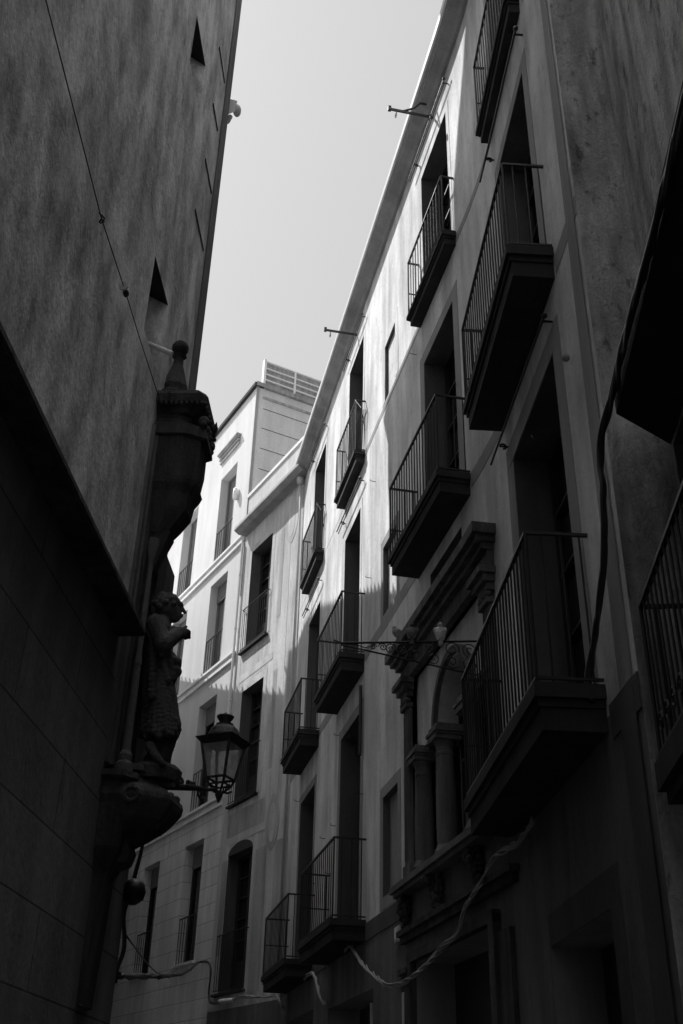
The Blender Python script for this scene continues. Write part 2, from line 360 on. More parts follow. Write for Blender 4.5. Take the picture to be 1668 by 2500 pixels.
# balconies
bl=[(1.1,2.93,.21,12.0,12.2,13.31,13,.45),(6.5,8.28,.21,11.93,12.15,13.3,14,.4),(10.27,12.05,.21,11.9,12.13,13.27,14,.4),
    (1.0,3.27,.42,7.93,8.2,9.31,18,.42),(6.36,8.5,.42,7.86,8.15,9.24,17,.42),(10.08,12.1,.42,7.82,8.12,9.15,14,.42),
    (6.1,8.72,.5,3.83,4.1,5.2,17,.55),(9.95,12.6,.5,3.8,4.07,5.12,17,.55),
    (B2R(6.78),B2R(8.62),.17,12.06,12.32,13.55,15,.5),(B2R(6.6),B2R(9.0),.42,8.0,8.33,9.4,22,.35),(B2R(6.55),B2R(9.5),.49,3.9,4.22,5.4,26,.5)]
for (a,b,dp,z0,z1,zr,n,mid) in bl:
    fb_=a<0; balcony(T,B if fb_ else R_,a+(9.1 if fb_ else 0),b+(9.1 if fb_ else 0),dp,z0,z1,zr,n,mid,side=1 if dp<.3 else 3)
# flared iron corner guards on the two small top balconies
for a,s1 in ((6.5,8.0),(10.27,11.8)):
    m=MB(); 
    for k in range(5): m.tube([R.P(a+.02-.05*k*.4,.16-.03*k,12.15),R.P(a-.0-.06*k*.5,.16-.03*k,13.0+.0*k)],.006,5)
    m.tube([R.P(a+.03,.2,13.29),R.P(a-.14,.12,13.0),R.P(a-.02,.02,12.6)],.007,5); T.part('balcony_guard',m,M['iron'])
# curtain rods, hooks, pulley arms
rod(T,R,1.1,3.1,15.42); rod(T,R,6.58,8.35,15.45); rod(T,R,10.32,12.2,15.4)
rod(T,R,6.52,8.45,11.56); rod(T,R,10.32,12.15,11.45); rod(T,R,B2R(6.76),B2R(8.8),11.64,two=False,r=.013); rod(T,R,B2R(6.8),B2R(9.1),7.68,two=False,r=.012)
m=MB()
for s,z in ((3.15,11.7),(5.95,9.3),(8.2,7.4),(8.3,5.9),(8.6,5.2),(12.1,7.3),(11.9,7.9),(9.2,5.9),(6.35,5.9),(9.95,5.3),(5.7,11.0),(-1.6,6.9)): m=MB(); hook(m,R,s,z); T.part('wall_hook',m,M['iron'])
def pulley(s,z,Lg,stay):
    m=MB(); m.box(R,s-.013,s+.013,-.02,Lg,z-.022,z+.022); m.box(R,s-.025,s+.025,Lg-.02,Lg+.03,z-.035,z+.055); m.tube([R.P(s,Lg-.1,z-.03),R.P(s,Lg-.1,z-.09)],.008,5)
    ring=[R.P(s+.035*math.cos(a),Lg-.1,z-.12+.04*math.sin(a)) for a in [i*math.pi/6 for i in range(13)]]; m.tube(ring,.01,5)
    if stay: m.tube([R.P(s,Lg*.72,z),R.P(s,Lg*.45,z+.13),R.P(s,.22,z+.28),R.P(s,.05,z+.3)],.018,6)
    return T.part('pulley_arm',m,M['ironw'])
pulley(1.93,15.6,.72,True); pulley(7.39,15.62,.66,False)
# ---- columned window (serliana)
m=MB(); k=.003
for (a,b,c,d,o) in [(.28,4.05,7.0,7.12,.26),(.33,4.0,6.93,7.0,.2),(.38,3.95,6.86,6.93,.14),(.4,3.93,6.66,6.86,.07)]:
    m.prof(R,[a,.6,.85,b],[(-.002,c),(o,c),(o,d-k),(-.002,d-k)])
T.part('entablature',m,M['stone3'])
for a in (3.6,.45):
    m=MB()
    for (e,c,d,o) in [(0,4.2,4.34,.07),(.03,4.34,6.28,.05),(.0,6.28,6.34,.09),(-.01,6.42,6.5,.08),(-.05,6.5,6.58,.13),(-.09,6.58,6.655,.18)]:
        m.box(R,a+e,a+.3-e,.0,o,c+k,d)
    for q in range(5): m.box(R,a+.06+q*.04,a+.075+q*.04,.05,.062,4.4,6.2)
    for q in range(7): m.ball(R.P(a+.02+.045*q,.06,6.38+.02*(q%2)),.035,8,5)
    T.part('pilaster',m,M['stone3'])
def archface(o,z0,zt,s0,s1,c,r,mb,th_=.3,seg=14):
    pts=[(c+r*math.cos(math.pi*i/seg),z0+r*math.sin(math.pi*i/seg)) for i in range(seg+1)]
    for i in range(seg):
        (a,za),(b,zb)=pts[i],pts[i+1]
        mb.quad(R.P(a,o,za),R.P(b,o,zb),R.P(b,o,zt),R.P(a,o,zt)); mb.quad(R.P(a,o,za),R.P(b,o,zb),R.P(b,o-th_,zb),R.P(a,o-th_,za))
m=MB(); 
archface(-.06,5.68,6.66,1.41,2.73,2.07,.66,m); m.quad(R.P(2.73,-.06,5.68),R.P(3.62,-.06,5.68),R.P(3.62,-.06,6.66),R.P(2.73,-.06,6.66)); m.quad(R.P(.45,-.06,5.68),R.P(1.41,-.06,5.68),R.P(1.41,-.06,6.66),R.P(.45,-.06,6.66))
m.quad(R.P(2.73,-.06,5.68),R.P(3.62,-.06,5.68),R.P(3.62,-.36,5.68),R.P(2.73,-.36,5.68)); m.quad(R.P(.45,-.06,5.68),R.P(1.41,-.06,5.68),R.P(1.41,-.36,5.68),R.P(.45,-.36,5.68))
T.part('arch_panel',m,M['rwall'])
m=MB(); 
pts=[(2.07+.672*math.cos(math.pi*i/16),5.69+.672*math.sin(math.pi*i/16)) for i in range(17)]; pt2=[(2.07+.76*math.cos(math.pi*i/16),5.68+.76*math.sin(math.pi*i/16)) for i in range(17)]
for i in range(16):
    a,b,c,d=pts[i],pts[i+1],pt2[i+1],pt2[i]; m.hexa([R.P(a[0],-.058,a[1]),R.P(b[0],-.058,b[1]),R.P(c[0],-.058,c[1]),R.P(d[0],-.058,d[1]),R.P(a[0],.0,a[1]),R.P(b[0],.0,b[1]),R.P(c[0],.0,c[1]),R.P(d[0],.0,d[1])])
T.part('arch_moulding',m,M['stone2'])
for s,o in ((3.45,-.08),(2.6,-.09),(1.54,-.09),(.78,-.08)):
    x,y,_=R.P(s,o,0); m=MB(); m.lathe(x,y,[(.15,4.14),(.15,4.2),(.14,4.22),(.155,4.25),(.13,4.29),(.112,4.33),(.118,4.6),(.112,5.0),(.1,5.32),(.112,5.34),(.112,5.36),(.098,5.38),(.098,5.43),(.13,5.5)],20)
    m.box(R,s-.16,s+.16,o-.16,o+.16,5.5,5.55); m.box(R,s-.2,s+.2,o-.2,o+.17,5.58,5.62); m.box(R,s-.18,s+.18,o-.18,o+.15,5.55,5.58); m.box(R,s-.17,s+.17,o-.18,o+.14,5.62,5.678)
    m.box(R,s-.17,s+.17,o-.17,o+.17,4.14,4.17)
    T.part('column',m,M['stone2'],smooth=False)
window(T,R,1.42,2.72,4.16,6.4,-.36,bars=2,matf='wood')
m=MB(); m.box(R,1.78,1.82,-.3,-.26,4.16,5.2); T.part('shutter_rail',m,M['white']); m=MB(); m.box(R,1.66,1.68,-.3,-.26,4.16,4.9); T.part('shutter_rail',m,M['white'])
m=MB(); m.quad(R.P(.45,-.37,4.14),R.P(3.72,-.37,4.14),R.P(3.72,-.37,6.66),R.P(.45,-.37,6.66)); T.part('window_back',m,M['glass'])
m=MB(); m.box(R,.3,4.07,.0,.2,4.05,4.1); m.box(R,.34,4.03,.0,.16,4.0,4.05-k); m.box(R,.32,4.05,-.36,.18,4.1+k,4.135); T.part('sill',m,M['stone2'])
for s in (3.85,2.55,1.25):
    m=MB()
    for q in range(60):
        t=q/60; w=.12*(1-t*.5); m.ball(R.P(s+random.uniform(-w,w),.02+random.uniform(.02,.13*(1-t)+.03),3.98-t*.34),random.uniform(.02,.045),7,5)
    T.part('carved_corbel',m,M['stone'],smooth=True)
m=MB(); m.box(R,.2,4.12,0,.1,3.58,3.64); m.box(R,.25,4.08,0,.06,3.5,3.58-k); T.part('door_cornice',m,M['stone'])
m=MB(); m.box(R,3.6,3.75,0,.08,0,3.32); m.box(R,.8,.95,0,.08,0,3.32); m.box(R,.8,3.75,0,.08,3.25+k,3.36); m.box(R,3.78,4.1,0,.05,0,3.16); m.box(R,3.74,4.14,.0,.09,3.16+k,3.22); m.box(R,.45,.76,0,.05,0,3.16); T.part('door_frame',m,M['stone'])
m=MB(); m.box(R,4.2,4.42,0,.04,3.57,3.74); m.box(R,4.24,4.38,.04,.055,3.59,3.72); T.part('wall_plate',m,M['white'])
for (a,b,zt,dp) in ((.95,3.6,3.25,.45),(B2R(6.95),B2R(8.6),2.86,.4),(5.65,8.55,3.2,.5),(9.78,12.6,3.3,.5)): m=MB(); m.box(R,a,b,-dp-.05,-dp,0,zt); T.part('door',m,M['wood'])
m=MB(); m.box(R,5.9,6.5,-.42,-.25,0,3.1); T.part('painted_reflection_block',m,M['clow']); m=MB(); m.box(R,6.56,6.66,-.4,-.2,0,3.12); T.part('white_door_edge',m,M['white']); m=MB(); m.box(R,3.95,4.02,.05,.062,2.2,2.98); T.part('pale_strip',m,M['white']); m=MB(); m.box(B,6.98,7.03,-.3,-.2,0,2.6); T.part('white_door_edge',m,M['white'])  # pale block painted for a bright reflection in shop glass, plus pale strips
surround(T,B,6.95,8.6,0,2.86,.24,'lowdark',name='door_surround')
m=MB(); m.tube([R.P(6.4,.05,6.5),R.P(6.4,.05,7.62)],.028,8); T.part('pipe_stub',m,M['iron'])
m=MB(); m.ball(B.P(7.0-.55,.05,6.95),.035,10,7); T.part('wall_knob',m,M['cornp'])
RB=T
# scrolled iron wall bracket with birds
m=MB(); s=.97; Lb=1.5; zc=5.87
def bp(o,z): return R.P(s,o,z)
m.tube([bp(-.02,zc+.2),bp(Lb,zc+.005)],.012,6); m.tube([bp(-.02,zc-.2),bp(Lb,zc-.015)],.01,6); m.tube([bp(-.02,zc+.22),bp(-.02,zc-.22)],.014,6); m.tube([bp(Lb-.02,zc),bp(Lb+.08,zc+.03)],.01,6)
def spiral(m,P,c,r,a0,turns,dirn=1,rr=.006,n=26):
    pts=[]
    for i in range(n):
        t=i/(n-1); a=a0+dirn*t*turns*2*math.pi; q=r*(1-.8*t); pts.append(P(c[0]+q*math.cos(a),c[1]+q*math.sin(a)))
    m.tube(pts,rr,5)
for (o,dz,r,a0,dn) in [(.12,.08,.085,-1.2,1),(.12,-.08,.085,1.2,-1),(.32,.07,.085,3.6,-1),(.32,-.07,.085,2.6,1),(.52,-.05,.08,1.2,-1),(.55,.07,.05,-1,1),(.72,-.03,.07,1.2,-1),(.86,.0,.075,3.4,-1),(.98,.0,.06,3.1,-1),(1.06,.01,.045,0,1),(1.16,.0,.035,3,-1)]: spiral(m,bp,(o,zc+dz),r,a0,1.6,dn)
m.tube([bp(1.15,zc+.02),bp(1.25,zc-.02),bp(1.35,zc+.01),bp(1.45,zc)],.006,5)
T.part('scroll_bracket',m,M['iron'])
# ================================================================== MIDDLE STUCCO HOUSE (arched window)
T=Thing('stucco_house','narrow grey stucco house with painted bands and an arched window, beside the white house','building',C.P(1.8,-1,0))
dops=[(1.74,3.03,12.2,15.08,.33),(1.74,3.0,8.22,11.04,.33),(1.74,3.08,4.12,7.02,.33)]
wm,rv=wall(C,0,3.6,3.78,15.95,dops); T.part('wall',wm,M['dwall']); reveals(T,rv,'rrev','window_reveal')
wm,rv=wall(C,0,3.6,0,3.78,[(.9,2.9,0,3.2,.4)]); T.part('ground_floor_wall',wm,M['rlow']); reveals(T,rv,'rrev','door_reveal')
m=MB(); m.box(C,.9,2.9,-.45,-.4,0,3.2); T.part('door',m,M['wood'])
# arch above the low window: cut-out look made by a dark lunette recess and a curved head
m=MB(); seg=12; ac=2.41; aw=.67; rise=.24
pts=[(ac+aw*math.cos(math.pi*i/seg),7.02+rise*math.sin(math.pi*i/seg)) for i in range(seg+1)]
m.plate(C,pts,-.02,.012); T.part('arched_head',m,M['wood'])
for (a,b,c,d,dp) in dops: window(T,C,a,b,c,d,-dp,bars=4,fw=.06)
for (zb,zt) in ((12.17,13.38),(8.2,9.42),(4.1,5.3)):
    m=MB(); a,b=1.68,3.22
    m.tube([C.P(a,-.0,zt),C.P(a,.05,zt),C.P(a+.03,.07,zt),C.P(b-.02,.07,zt),C.P(b,.05,zt),C.P(b,0,zt)],.013,6); m.box(C,a,b,.06,.075,zb+.05,zb+.07)
    for i in range(13): s=a+.04+(b-a-.08)*i/12; m.tube([C.P(s,.068,zb+.05),C.P(s,.068,zt)],.008,5)
    w_=T.part('railing',m,M['iron']); m=MB(); m.box(C,a-.02,b+.04,0,.1,zb-.05,zb+.0); T.part('sill',m,M['slab'],under=w_)
surround(T,C,*dops[0][:4],.17,'dlight'); surround(T,C,*dops[1][:4],.17,'dlight')
def coat(rects,mat,o=.004,name='painted_panel'):
    for a,b,c,d in rects: m=MB(); m.quad(C.P(a,o,c),C.P(b,o,c),C.P(b,o,d),C.P(a,o,d)); T.part(name,m,M[mat])
coat([(3.24,3.6,3.8,15.7),(.62,.98,3.8,15.7)],'dlight'); coat([(.0,.12,3.8,15.6)],'dlight',o=.006); coat([(1.0,1.2,8.6,11.0),(1.02,1.22,12.4,14.9)],'ddark',o=.005); coat([(1.22,3.23,7.45,8.0)],'ddark',o=.005)
coat([(.98,3.23,7.27,7.44),(1.3,3.23,11.35,11.55)],'dlight',o=.006); coat([(3.1,3.4,4.9,6.95),(.99,1.55,4.0,6.9),(.13,.6,4.0,6.9)],'ddark',o=.007)
M['medal']=plaster('faded_painted_ornament',.53,.25,.3,.25)
for (s,z) in ((.8,7.35),(.62,14.85)):
    m=MB(); n=24
    m.plate(C,[(s+.3*math.cos(2*math.pi*i/n)*(1+.15*math.cos(4*math.pi*i/n)),z+.62*math.sin(2*math.pi*i/n)) for i in range(n)],.0,.008); T.part('painted_medallion',m,M['medal'])
    m=MB(); m.plate(C,[(s+.18*math.cos(2*math.pi*i/n),z+.42*math.sin(2*math.pi*i/n)) for i in range(n)],.0,.012); T.part('painted_medallion',m,M['dwall'])
m=MB(); m.prof(C,[-.35,3.55],[(-.01,15.8),(.06,15.82),(.24,15.81),(.375,15.9),(.375,15.95),(.36,16.02),(.34,16.03),(-.01,16.05)]); T.part('cornice',m,M['cornp'])
m=MB(); m.box(C,-.6,3.58,-.25,.0,16.05,17.1); T.part('parapet',m,M['dlight']); m=MB(); m.box(C,-.62,3.6,-.28,.04,17.1,17.2); T.part('parapet_cap',m,M['ctrim'])
m=MB(); m.box(C,-1,3.6,-6,-.45,0,16.0); T.part('roof',m,M['tile'])
m=MB(); m.lathe(*C.P(.02,.12,0)[:2],[(.05,15.6),(.09,15.64),(.09,15.8),(.05,15.82)],10); m.tube([C.P(.03,.1,15.6),C.P(.05,.06,14),C.P(.05,.06,3.9)],.03,8); T.part('downpipe',m,M['dlight'],smooth=True)
# ================================================================== WHITE HOUSE
T=Thing('white_house','tall smooth white house with recessed windows, string courses and a slatted fence on its roof','building',C.P(8,-1,0))
cops=[]
for a in (4.68,7.72,10.76,13.8):
    for (z0,z1) in ((15.98,19.0),(12.42,15.27),(8.6,11.55),(4.95,7.78)): cops.append((a,a+1.23,z0,z1,.3))
hi=[w for w in cops if w[2]>8]; lo=[w for w in cops if w[2]<8]
wm,rv=wall(C,3.62,17,8.35,21.15,hi); T.part('wall',wm,M['cwall']); reveals(T,rv,'cwall','window_reveal')
wm,rv=wall(C,3.62,17,0,8.35,lo); T.part('ashlar_wall',wm,M['clow']); reveals(T,rv,'clow','window_reveal')
for (a,b,c,d,dp) in cops:
    sun=c>12
    w_=window(T,C,a,b,c,d,-dp,kind='fixed',matf='wood' if not sun else 'shut',matg='shut' if sun else 'glass',bars=0,fw=.06)  # sunlit rows get lighter grey panes and frames, sun painted into the colour
    if c<15.9: 
        m=MB(); m.box(C,a+.06,b-.06,-dp+.05,-dp+.09,d-.55,d-.02); T.part('blind_box',m,M['shut'],under=w_)
    m=MB(); zt=c+1.08; m.box(C,a-.0,b,-.04,-.015,zt-.03,zt)
    n=7
    for i in range(n+1): s=a+.03+(b-a-.06)*i/n; m.tube([C.P(s,-.028,c),C.P(s,-.028,zt)],.01,5)
    T.part('railing',m,M['iron'])
    if c<5: m=MB(); m.box(C,a-.1,b+.1,-.1,.08,c-.06,c-.003); T.part('sill',m,M['ctrim'])
for (z0,z1) in ((15.69,15.95),(12.14,12.4),(8.35,8.6)):
    m=MB(); m.box(C,3.66,17,0,.07,z0,z0+.08); m.box(C,3.64,17,0,.1,z1-.07,z1); m.box(C,3.66,17,0,.03,z0+.083,z1-.073); T.part('string_course',m,M['ctrim'])
m=MB(); m.box(C,3.55,17,-.2,.1,21.15,21.27); T.part('roof_edge',m,M['slab'])
m=MB(); m.box(C,3.66,17,-6,-.4,0,21.14); T.part('roof',m,M['cside'])
# side wall with panel joints
m=MB(); m.quad(SD.P(0,0,12),SD.P(6.2,0,12),SD.P(6.2,0,21.15),SD.P(0,0,21.15)); T.part('side_wall',m,M['cside'])
m=MB(); m.box(SD,-.02,.07,.0,.03,14,21.15); T.part('corner_strip',m,M['cornp'])
for z in (17.5,18.22,18.95,19.68,20.4): m=MB(); m.box(SD,.25,6,-.002,.006,z,z+.022); T.part('panel_joint',m,M['rrev'])
m=MB(); m.box(SD,.22,6.2,0,.03,20.78,20.86); m.box(SD,-.05,6.2,-.1,.09,21.16,21.3); T.part('side_coping',m,M['board'])
fb=MB(); fb.box(SD,.24,6.2,-.05,-.03,21.36,22.2); fn=T.part('roof_fence',fb,M['board'])
m=MB()
for z in (21.5,21.72,21.95): m.box(SD,.24,6.2,.0,.05,z-.018,z+.018)
m.box(SD,.24,6.2,-.03,.04,22.2,22.23)
for s in (1.25,2.3,3.35): m.box(SD,s-.03,s+.03,.0,.06,21.37,22.2)
m.box(SD,.16,.24,-.08,.06,21.3,22.27); T.part('fence_rails',m,M['white'],under=fn)
m=MB(); 
for k_,z in enumerate((19.62,19.74,19.86)): m.box(C,4.6,6.05,0,.06+.03*k_,z,z+.06)
m.box(C,4.57,6.08,0,.16,19.92,19.97); T.part('vent_grille',m,M['cornp'])
m=MB(); m.lathe(*C.P(4.4,.1,0)[:2],[(.02,17.44),(.05,17.46),(.07,17.52),(.075,17.7),(.065,17.82),(.02,17.88)],12); m.box(C,4.33,4.47,0,.06,17.5,17.8); T.part('wall_lamp',m,M['white'],smooth=True)
m=MB(); m.tube([C.P(3.6,.07,15.6),C.P(3.62,.07,8.7)],.035,8)
for z in (14.6,13,11,9.6): m.lathe(*C.P(3.61,.07,0)[:2],[(.045,z),(.045,z+.05)],8)
T.part('downpipe',m,M['ctrim'])
# ================================================================== NEAR RIGHT HOUSE (A)
T=Thing('corner_house','near house at the right edge in rough stained plaster under a dark slab','building',A.P(-3,-1,0))
W=-.42
wm,rv=wall(A,-20,-.0,0,13,[(-2.4,-.08,3.46,5.66,.3),(-2.6,-1.0,0,2.2,.3)],o=W); T.part('wall',wm,M['rough']); reveals(T,rv,'rrev','window_reveal')
window(T,A,-2.4,-.08,3.46,5.66,W-.3,bars=3,leaves=3)  # dark window placed here to put black shade below the slab
m=MB(); m.quad(A.P(-2.6,W-.3,0),A.P(-1,W-.3,0),A.P(-1,W-.3,2.2),A.P(-2.6,W-.3,2.2)); T.part('door',m,M['wood'])
m=MB(); m.box(A,-20,0,-6,W-.35,0,12.9); T.part('roof',m,M['rough'])
m=MB(); pl=[(-7,0),(-.4,0),(-.02,W),(-7,W)]; m.hexa([A.P(a,b,5.7) for a,b in pl]+[A.P(a,b,5.88) for a,b in pl]); T.part('overhead_slab',m,M['slab'])
b_=MB(); b_.box(A,-7,-.1,W-.02,0,3.28,3.44); b_.box(A,-7,-.14,W-.02,-.04,3.2,3.277); b_=T.part('balcony',b_,M['slab'])
m=railing(A,-3.6,-.16,W,-.03,3.44,4.42,30,None,3)
for i in range(18):
    s=-.3-.19*i; spiral(m,lambda a,b:A.P(a,-.03,b),(s,3.62),.07,0,1.4,1,.007,16)
T.part('railing',m,M['iron'],under=b_)
m=MB(); m.box(A,-3,-.22,-.3,-.18,2.3,3.19); m.box(A,-3,-.2,-.34,-.16,2.26,2.3-.003); sg=T.part('dark_panel',m,M['wood']); m=MB(); m.box(A,-.22+.003,-.2,-.3,-.17,2.3,3.19); T.part('panel_edge',m,M['slab'],under=sg)
m=MB(); m.ball(A.P(-.12,-.22,3.05),.05); m.tube([A.P(-.12,W,3.12),A.P(-.12,-.25,3.12)],.012); T.part('small_floodlight',m,M['ironw'],smooth=True)
# ================================================================== LEFT BUILDING
T=Thing('old_plaster_building','huge windowless wall of mottled plaster with two narrow slots filling the left side','building',L.P(3,-1,0))
lops=[(6.12,6.68,10.1,10.8,.6),(6.0,6.57,6.75,7.5,.6)]
wm,rv=wall(L,1.5,7.65,4.55,19,lops); T.part('wall',wm,M['lwall'])
for a,b,c,d,dp in lops:
    e=a+.06
    m=MB(); m.quad(L.P(b,0,c),L.P(e,-dp,c),L.P(e,-dp,d),L.P(b,0,d)); T.part('slot_splay',m,M['lwall'])
    m=MB(); m.quad(L.P(a,0,c),L.P(b,0,c),L.P(e,-dp,c),L.P(a,-dp,c)); T.part('slot_sill',m,M['lwall'])
    m=MB(); m.quad(L.P(a,0,d-.001),L.P(b,0,d-.001),L.P(e,-dp,d-.001),L.P(a,-dp,d-.001)); m.quad(L.P(a,0,c),L.P(a,-dp,c),L.P(a,-dp,d),L.P(a,0,d)); m.quad(L.P(a,-dp,c),L.P(e,-dp,c),L.P(e,-dp,d),L.P(a,-dp,d)); T.part('shade_black_soffit',m,M['iron'])  # plaster soffit, near jamb and back coloured black to stand in for shade
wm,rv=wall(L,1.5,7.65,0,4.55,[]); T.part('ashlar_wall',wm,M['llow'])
m=MB(); m.prof(L,[-14,6.5],[(-.01,4.455),(.17,4.455),(.185,4.47),(.185,4.5),(.15,4.52),(.14,4.55),(.03,4.6),(-.01,4.62)]); T.part('string_course',m,M['stone'])
# end face, body
fx,fy,_=L.P(7.65,0,0)
m=MB(); m.quad(L.P(7.65,0,0),L.P(7.62,-5,0),L.P(7.62,-5,19),L.P(7.65,0,19)); T.part('end_wall',m,M['lwall'])
m=MB(); m.box(L,1.5,7.6,-6,-.6,0,19); m.box(L,-14,1.5,-6,0,0,14); T.part('roof',m,M['lwall'])
m=MB(); m.box(L,7.66,7.9,-.5,.015,7.2,19); T.part('corner_quoin',m,M['rlow'])
m=MB()
for (a,b,z) in ((7.113,7.56,11.73),(7.17,7.51,10.86),(7.15,7.59,9.98),(7.02,7.55,9.12)): m=MB(); m.box(L,a,b,.0,.012,z-.012,z+.012); T.part('joint_slot',m,M['iron'])
# wall lamp in the lower slot
m=MB(); x,y,z=L.P(6.42,.0,6.9); m.tube([L.P(6.42,-.1,6.97),L.P(6.45,.12,6.88)],.022,8); lp=T.part('slot_lamp',m,M['white'])
# ================================================================== HIDDEN NEIGHBOURS BEYOND THE CORNER (they cast the shadow edges)
WA=Fr(-1.7,7.9,math.atan2(-.2,1.0),-1)
T=Thing('stepped_neighbour','plaster tenement with a stepped gable end, just past the shrine corner','building',WA.P(4,-3,0))
m=MB(); m.plate(WA,[(.02,0),(8.52,0),(8.2,14.6),(8.55,16.6),(8.55,17.4),(8.86,18.1),(8.6,18.3),(4.9,18.3),(4.84,19.3),(4.5,20.3),(3.9,21.7),(3.88,23.5),(.02,23.5)],-5,0); T.part('wall',m,M['twall'])
T2=Thing('tiled_neighbour','low gabled house under clay roof tiles, across from the white house','building',WA.P(14,-3,0))
prof=[(8.5,14.95),(9.04,15.12),(12,16.28),(14.1,17.14),(16.0,17.62),(16.9,17.5),(17.3,17.3),(17.4,16.2),(19.4,15.68),(20.4,15.5),(22.3,15.2),(22.4,10.8),(26,10.2)]
m=MB(); m.plate(WA,[(8.6,0),(26,0)]+[(s,z-.02) for s,z in prof[::-1]],-5,-.05); T2.part('wall',m,M['twall'])
m=MB()
for i in range(len(prof)-1):
    (a,za),(b,zb)=prof[i],prof[i+1]; n=max(1,int((b-a)/.23))
    for j in range(n):
        t=(j+.5)/n; s=a+(b-a)*t; z=za+(zb-za)*t; m.tube([WA.P(s,.0,z-.025),WA.P(s,-1.2,z+.04)],.042,8)
T2.part('roof_tiles',m,M['tile'])
m=MB(); m.tube([WA.P(21.05,-.3,15.2),WA.P(21.35,-.3,16.1)],.04,6); T2.part('vent_pipe',m,M['ironw'])
# floodlight on the corner, seen against the sky
m=MB(); px,py_=CO
def LC(s,o,z): return L.P(7.65+s,o,z)
T=Thing('floodlight','pale tubular floodlight with round hood high on the sky edge of the left wall','lamp',LC(.3,0,11.4))
m=MB(); y0_,y1_=8.1,8.35
m.hexa([sp(548,238,y0_),sp(578,246,y0_),sp(574,272,y0_),sp(544,284,y0_),sp(548,238,y1_),sp(580,246,y1_),sp(576,272,y1_),sp(544,284,y1_)]); T.part('housing',m,M['white'])
m=MB(); c_=sp(579,270,8.2); m.ball(c_,(.05,.07,.085),14,9); T.part('hood',m,M['white'],smooth=True)
m=MB(); m.tube([sp(540,303,8.2),sp(556,297,8.2),sp(563,284,8.2)],.028,8); T.part('arm',m,M['white'],smooth=True)
# ================================================================== SHRINE
X,Y=CO
def remesh(o,v=.012,disp=0,dsc=18):
    md=o.modifiers.new('r','REMESH'); md.mode='VOXEL'; md.voxel_size=v; md.use_smooth_shade=True
    if disp:
        t=bpy.data.textures.new('worn','CLOUDS'); t.noise_scale=.05; t.noise_depth=3
        d=o.modifiers.new('d','DISPLACE'); d.texture=t; d.strength=disp; d.mid_level=.5; d.texture_coords='LOCAL'
T=Thing('corner_shrine','black weathered stone shrine with jutting canopy and ball pinnacle on the left corner','shrine',L.P(6.88,0,3.0))
def stack(m,rings,sc=7.2,plan=((-1,-.05),(-1,.62),(-.66,1),(.66,1),(1,.62),(1,-.05))):
    n=len(plan); vs=[L.P(sc+a*w,b*d,z) for z,w,d in rings for a,b in plan]; fs=[]
    for i in range(len(rings)-1):
        for j in range(n): q=i*n; fs.append((q+j,q+(j+1)%n,q+n+(j+1)%n,q+n+j))
    fs.append(tuple(range(n))); fs.append(tuple((len(rings)-1)*n+j for j in range(n))[::-1]); m.add(vs,fs)
SQ=((-1,-.05),(-1,.86),(-.78,1),(.78,1),(1,.86),(1,-.05)); SCN=6.88
m=MB(); stack(m,[(6.67,.2,.3),(6.65,.26,.38),(6.61,.275,.405),(6.54,.265,.395),(6.53,.225,.335),(6.47,.2,.28)],SCN,SQ)
stack(m,[(6.47,.19,.27),(6.43,.18,.265),(6.38,.2,.35),(6.345,.235,.405),(6.25,.24,.415),(6.235,.215,.37),(6.05,.21,.37),(5.88,.2,.35),(5.87,.215,.37),(5.82,.21,.35),(5.76,.185,.32),(5.64,.17,.305),(5.53,.15,.24),(5.42,.13,.16)],SCN)
for i in range(7): t=i/6; m.ball(L.P(SCN-.2+.4*t,.385+.02*(i%2),6.36),.028,8,5)
for t in (.0,.5,1): m.ball(L.P(SCN-.17+.34*t,.38,6.405),.045,9,6)
for w,o in ((-.2,.2),(-.12,.35),(.12,.35),(.2,.2)): m.tube([L.P(SCN+w,o,6.24),L.P(SCN+w*.92,o*.94,5.88)],.016,6)
for i in range(9): t=i/8; m.ball(L.P(SCN-.26,.04+.33*t,6.52),.018,6,4); m.ball(L.P(SCN-.25+.5*t,.395,6.52),.02,6,4)
m.hexa([L.P(SCN+.1,.38,6.5),L.P(SCN+.24,.37,6.52),L.P(SCN+.24,.42,6.62),L.P(SCN+.1,.43,6.6),L.P(SCN+.1,.37,6.45),L.P(SCN+.24,.36,6.47),L.P(SCN+.26,.4,6.56),L.P(SCN+.1,.42,6.55)])
cn=T.part('canopy',m,M['stone'])
m=MB(); x_,y_,_=L.P(6.87,.075,0); m.lathe(x_,y_,[(.16,6.64),(.15,6.76),(.1,6.8),(.11,6.86),(.075,7.0),(.045,7.1),(.04,7.17),(.065,7.2),(.03,7.22)],8,.4); m.ball((x_-.0,y_,7.285),.072,16,10); T.part('pinnacle',m,M['stone'])
m=MB(); m.box(L,6.72,7.05,-.02,.06,3.5,5.6); m.box(L,7.05,7.63,-.02,.085,3.5,5.5); stack(m,[(5.45,.13,.2),(5.3,.1,.15),(5.15,.07,.1)],SCN)
T.part('niche_back',m,M['stone'])
for a,o,w in ((6.6,.03,.03),(6.66,.045,.05)):
    m=MB(); m.box(L,a,a+w,-.01,o,3.62,6.3); T.part('pilaster',m,M['stone2'])
for a,o in ((6.66,.12),):
    x_,y_,_=L.P(a,o,0); m=MB(); m.lathe(x_,y_,[(.06,3.56),(.06,3.62),(.042,3.64),(.047,3.68),(.03,3.71),(.026,4.3),(.03,4.32),(.022,4.4),(.018,5.1),(.04,5.25),(.045,5.3)],10); T.part('colonnette',m,M['stone2'])
m=MB(); stack(m,[(3.57,.3,.21),(3.53,.3,.215),(3.5,.26,.18),(3.3,.25,.16),(3.1,.24,.14),(2.95,.16,.07),(2.2,.14,.04)],SCN)
